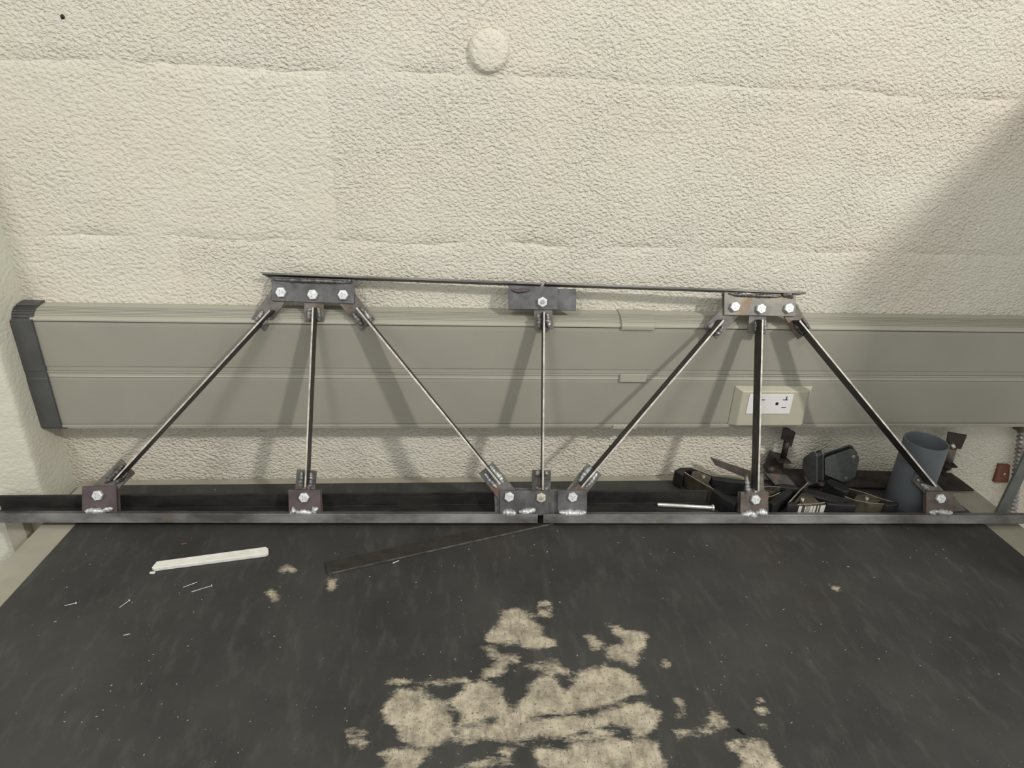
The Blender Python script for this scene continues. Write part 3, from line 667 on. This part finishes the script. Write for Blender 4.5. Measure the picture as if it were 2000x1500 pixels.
cyl('screw_stem', ony(1848, 915, ju), ony(1859, 874, ju), .0068, M['plate_brown'], jg, 16); cyl('stem_nut', ony(1858, 873, ju-.006), ony(1864, 870, ju-.006), .0038, M['zinc_yellow'], jg, 14, b=.0008)
prism('bracket_shelf', [ony(1842, 898, -.030), ony(1858, 899, -.030), ony(1871, 912, -.045), ony(1846, 911, -.045)], (0, 0, -.0025), M['rustblack'], jg, .0004)
prism('bracket_post', jp([(1843, 898), (1856, 902), (1848, 925), (1834, 925)], -.028), (0, .008, 0), M['rustblack'], jg, .0005)

# ---------------------------------------------------------------- magnetic welding holders
def bowed(front, off, name, label, rivets, y):
    c = front[0]
    th_ = thing(name, label, 'welding magnet', onz(1640, 960, .0) if False else Vector(min(front, key=lambda v: v.z)))
    nn_ = off.normalized()
    ctr = sum(front, Vector())/len(front)
    prism('side_plate', front, nn_*.0015, M['bluegrey'], th_, .0004)
    inner = [ctr+(p-ctr)*.93+nn_*.0016 for p in front]; prism('magnet_core', inner, nn_*(off.length-.0034), M['black'], th_, 0)
    prism('side_plate', [p+nn_*(off.length-.0016) for p in front], nn_*.0015, M['bluegrey'], th_, .0004)
    for q in rivets:
        cyl('rivet', q-nn_*.0012, q+nn_*.002, .0026, M['weld_mid'], th_, 14, b=.0008)
    return th_
y_ = -.060
fr = [ony(a, b_, y_) for a, b_ in [(1611, 896), (1616, 893), (1662, 877), (1668, 879), (1678, 893), (1678, 899), (1671, 930), (1667, 934), (1652, 941), (1646, 941.5), (1611, 927)]]
bowed(fr, Vector((.004, .0125, .001)), 'welding_magnet', 'grey arrow-shaped welding magnet with two rivets, face to the front', [ony(1667, 892, y_), ony(1652, 934, y_)], y_)
def oxy(px, py, y): return ony(px, py, y)
fr = [ony(1568, 898, -.040), ony(1570, 893, -.041), ony(1588, 881.5, -.058), ony(1591, 884, -.062), ony(1595, 891, -.066), ony(1595, 942, -.072), ony(1590, 946, -.068), ony(1578, 936, -.052), ony(1567, 912, -.040)]
nx_ = (fr[5]-fr[0]).cross(fr[2]-fr[0]).normalized()
if nx_.x < 0: nx_ = -nx_
p0_ = fr[0]
fr = [v-nx_*((v-p0_).dot(nx_)) for v in fr]
m2 = bowed(fr, nx_*.0125, 'welding_magnet', 'grey welding magnet seen from its narrow edge, left of the front-facing one', [], -.06)
# ---------------------------------------------------------------- spring clamps
def clamp(label, zt_, hh, webs, plates, grips, pads, pivot, sticker=None):
    c0 = onz(*pivot, zt_)
    th_ = thing('spring_clamp', label, 'clamp', (c0.x, c0.y, zt_-hh), 'black-handled spring clamps behind the truss')
    for path in webs:
        pt = [onz(a, b_, zt_) for a, b_ in path]; V = []; Fc = []; fm = []
        offs = []
        for i, q in enumerate(pt):
            d = (pt[min(i+1, len(pt)-1)]-pt[max(i-1, 0)]); d.z = 0; d.normalize(); offs.append(Vector((-d.y, d.x, 0))*.0016)
        for q, o_ in zip(pt, offs): V += [q, q+o_, q+o_+Vector((0, 0, -hh)), q+Vector((0, 0, -hh))]
        for i in range(len(pt)-1):
            for k in range(4): Fc.append([i*4+k, i*4+(k+1) % 4, i*4+4+(k+1) % 4, i*4+4+k]); fm.append(1 if k == 0 else 0)
        Fc += [[0, 3, 2, 1], [len(V)-4, len(V)-3, len(V)-2, len(V)-1]]; fm += [0, 0]
        mesh('arm', V, Fc, None, th_, mats=[M['clampmetal'], M['clampedge']], fmat=fm)
    for poly in plates:
        for dz in (0, -hh+.0022):
            prism('jaw_cheek', [onz(a, b_, zt_)+Vector((0, 0, dz-.0006)) for a, b_ in poly], (0, 0, -.0014), M['clampmetal'], th_, 0)
    for (a, b_, wd_) in grips:
        A = onz(*a, zt_); B = onz(*b_, zt_); d = (B-A).normalized(); s_ = Vector((-d.y, d.x, 0))*wd_/2
        c = [A+s_*.8, A-s_*.8, A.lerp(B, .5)-s_*1.08, B-s_*.85, B+d*.003-s_*.4, B+d*.003+s_*.4, B+s_*.85, A.lerp(B, .5)+s_*1.08]
        prism('grip', [q+Vector((0, 0, .0012)) for q in c], (0, 0, -hh-.0012+.0002 if False else -hh-.0010), M['grip'], th_, .0018)
    for poly in pads:
        prism('jaw_pad', [onz(a, b_, zt_)+Vector((0, 0, .0008)) for a, b_ in poly], (0, 0, -hh-.0004), M['grip'], th_, .0012)
    cyl('pivot_pin', c0+Vector((0, 0, .0022)), c0+Vector((0, 0, -hh)), .0026, M['clampedge'], th_, 14, b=.0006)
    if sticker:
        a, b_ = onz(*sticker[0], zt_), onz(*sticker[1], zt_); n_ = Vector((b_.y-a.y, a.x-b_.x, 0)).normalized()
        if n_.y > 0: n_ = -n_
        s0 = a+n_*.0019; s1 = b_+n_*.0019
        o = prism('barcode_label', [s0+Vector((0, 0, -.002)), s1+Vector((0, 0, -.002)), s1+Vector((0, 0, -hh+.001)), s0+Vector((0, 0, -hh+.001))], -n_*.0003, M['barcode'], th_, 0)
        o['label'] = 'white sticker with a barcode'
    return th_
clamp('spring clamp at the left of the pile, jaws pointing left', .024, .0235,
      [[(1319, 919), (1326, 915), (1345, 928), (1368, 942), (1394, 956)], [(1329, 913.5), (1352, 914), (1375, 923), (1396, 931)]],
      [[(1352, 920), (1362, 919), (1390, 930), (1384, 943), (1392, 953), (1368, 941), (1350, 930)]],
      [((1393, 956), (1436, 982), .010), ((1390, 933), (1452, 941), .011)],
      [[(1319, 921), (1327, 914), (1352, 913), (1354, 917), (1338, 921), (1334, 930)]], (1374, 932))
clamp('spring clamp lying in front of the magnets, barcode sticker on its arm', .022, .0215,
      [[(1541, 987), (1558, 985.5), (1585, 985), (1612, 982)], [(1541, 983), (1560, 962), (1574, 948), (1580, 943)]],
      [[(1548, 984), (1566, 962), (1582, 964), (1600, 980), (1612, 984), (1572, 987), (1564, 976)]],
      [((1613, 982), (1668, 985), .009), ((1568, 958), (1655, 980), .018)],
      [[(1536, 985), (1542, 980), (1558, 982), (1558, 987), (1540, 987)]], (1567, 976), ((1560, 985.3), (1612, 982)))
clamp('spring clamp with bronze jaws pointing right at the grey pipe', .024, .0235,
      [[(1650, 970), (1668, 977), (1700, 983), (1728, 985)], [(1650, 952), (1690, 963), (1720, 974), (1752, 983)]],
      [[(1668, 974), (1676, 964), (1700, 966), (1722, 976), (1712, 983), (1690, 982)]],
      [((1616, 938), (1655, 958), .018)],
      [[(1726, 984), (1733, 980), (1755, 981), (1757, 984), (1745, 987), (1728, 987)]], (1693, 974))
clamp('spring clamp half hidden behind the thick upright strut at right', .022, .0215,
      [[(1462, 968), (1490, 973), (1510, 969), (1526, 962)], [(1465, 958), (1500, 950), (1530, 952)]],
      [[(1474, 963), (1495, 955), (1515, 960), (1500, 968)]],
      [((1506, 984), (1542, 958), .012), ((1520, 948), (1556, 952), .011)],
      [[(1455, 958), (1472, 957), (1472, 968), (1456, 970)]], (1492, 962))
# pointed strip of sheet steel
z_ = -.020
sa = [(1387, 893), (1405, 900), (1478, 924), (1478, 940), (1465, 937), (1397, 909)]
o = prism('steel_strip', [ony(a, b_, -.026-(a-1387)*.0001) for a, b_ in sa], (0, .002, 0), M['plate_brown'], None, .0003)
tag(o, 'thin brown steel strip with a slanted end rising against the wall', 'steel strip')

# ---------------------------------------------------------------- right-hand conduit, post and bracket
cz1 = ony(1993, 838, -.014); cz0 = ony(1972, 1003, -.014); d = (cz0-cz1)
V = []; Fc = []; ns = 16; rings_ = 64
bot = Vector((cz0.x, -.014, -.30)); top_ = Vector((cz1.x, -.014, zb2)); Lc = top_.z-bot.z
kk = int(Lc/.0016)
cd = thing('flexible_conduit', 'ribbed metal conduit running down from the raceway at the right edge', 'conduit', bot)
for k in range(kk+1):
    z = bot.z+Lc*k/kk; r = .0060+.0016*math.sin(k*math.pi*2/5)
    xk = top_.x+(cz0.x+.004-top_.x)*min(1.15, (top_.z-z)/(top_.z-cz0.z))
    for i in range(ns): a = 2*math.pi*i/ns; V.append((xk+r*math.cos(a), -.014+r*math.sin(a), z))
for k in range(kk):
    for i in range(ns): Fc.append([k*ns+i, k*ns+(i+1) % ns, (k+1)*ns+(i+1) % ns, (k+1)*ns+i])
mesh('ribbed_hose', V, Fc, M['weld_mid'], cd, smooth=True)
cyl('connector', (top_.x, -.014, zb2-.016), (top_.x, -.014, zb2), .0105, M['plate_brown'], cd, 18, b=.001)
pb = [ony(a, b_, -.006) for a, b_ in [(1953, 908), (1974, 909), (1970, 943), (1942, 943)]]
hb_ = thing('conduit_clip', 'small rust-red metal clip screwed to the wall beside the conduit', 'wall clip', pb[3])
prism('clip_body', pb, (0, .006, 0), M['redbox'], hb_, .0008); q = ony(1961, 925, -.006); cyl('screw', q, q+Vector((0, -.0015, 0)), .0016, M['zinc'], hb_, 10)
y_ = -.122
pp = [ony(2010, 872, y_), ony(2032, 872, y_), ony(1967, 1004, y_), ony(1945, 1004, y_)]
dn = (pp[3]-pp[0]); ext = dn*1.2
prism('metal_post', [pp[0]-dn*.35, pp[1]-dn*.35, pp[2]+ (pp[2]-pp[1])*0+dn*0, pp[3]], (.002, .006, 0), M['post'], None, .001)
tag(bpy.data.objects['metal_post'], 'grey metal channel leaning beside the conduit at the right edge', 'metal post')
# cabinet out of frame at right, added unseen to cast the diagonal wall shadow
cb = thing('wall_occluder', 'unseen grey cabinet fixed to the wall beyond the right end of the table', 'occluder', (1.3, -.2, .1))
xa = .95; zt2 = .87
box('body', (xa, -.66, .44), (xa+.6, -.0005, zt2), M['occluder'], cb, .002)
box('front_panel', (xa+.01, -.672, .45), (xa+.59, -.6605, zt2-.01), M['occluder'], cb, .002)
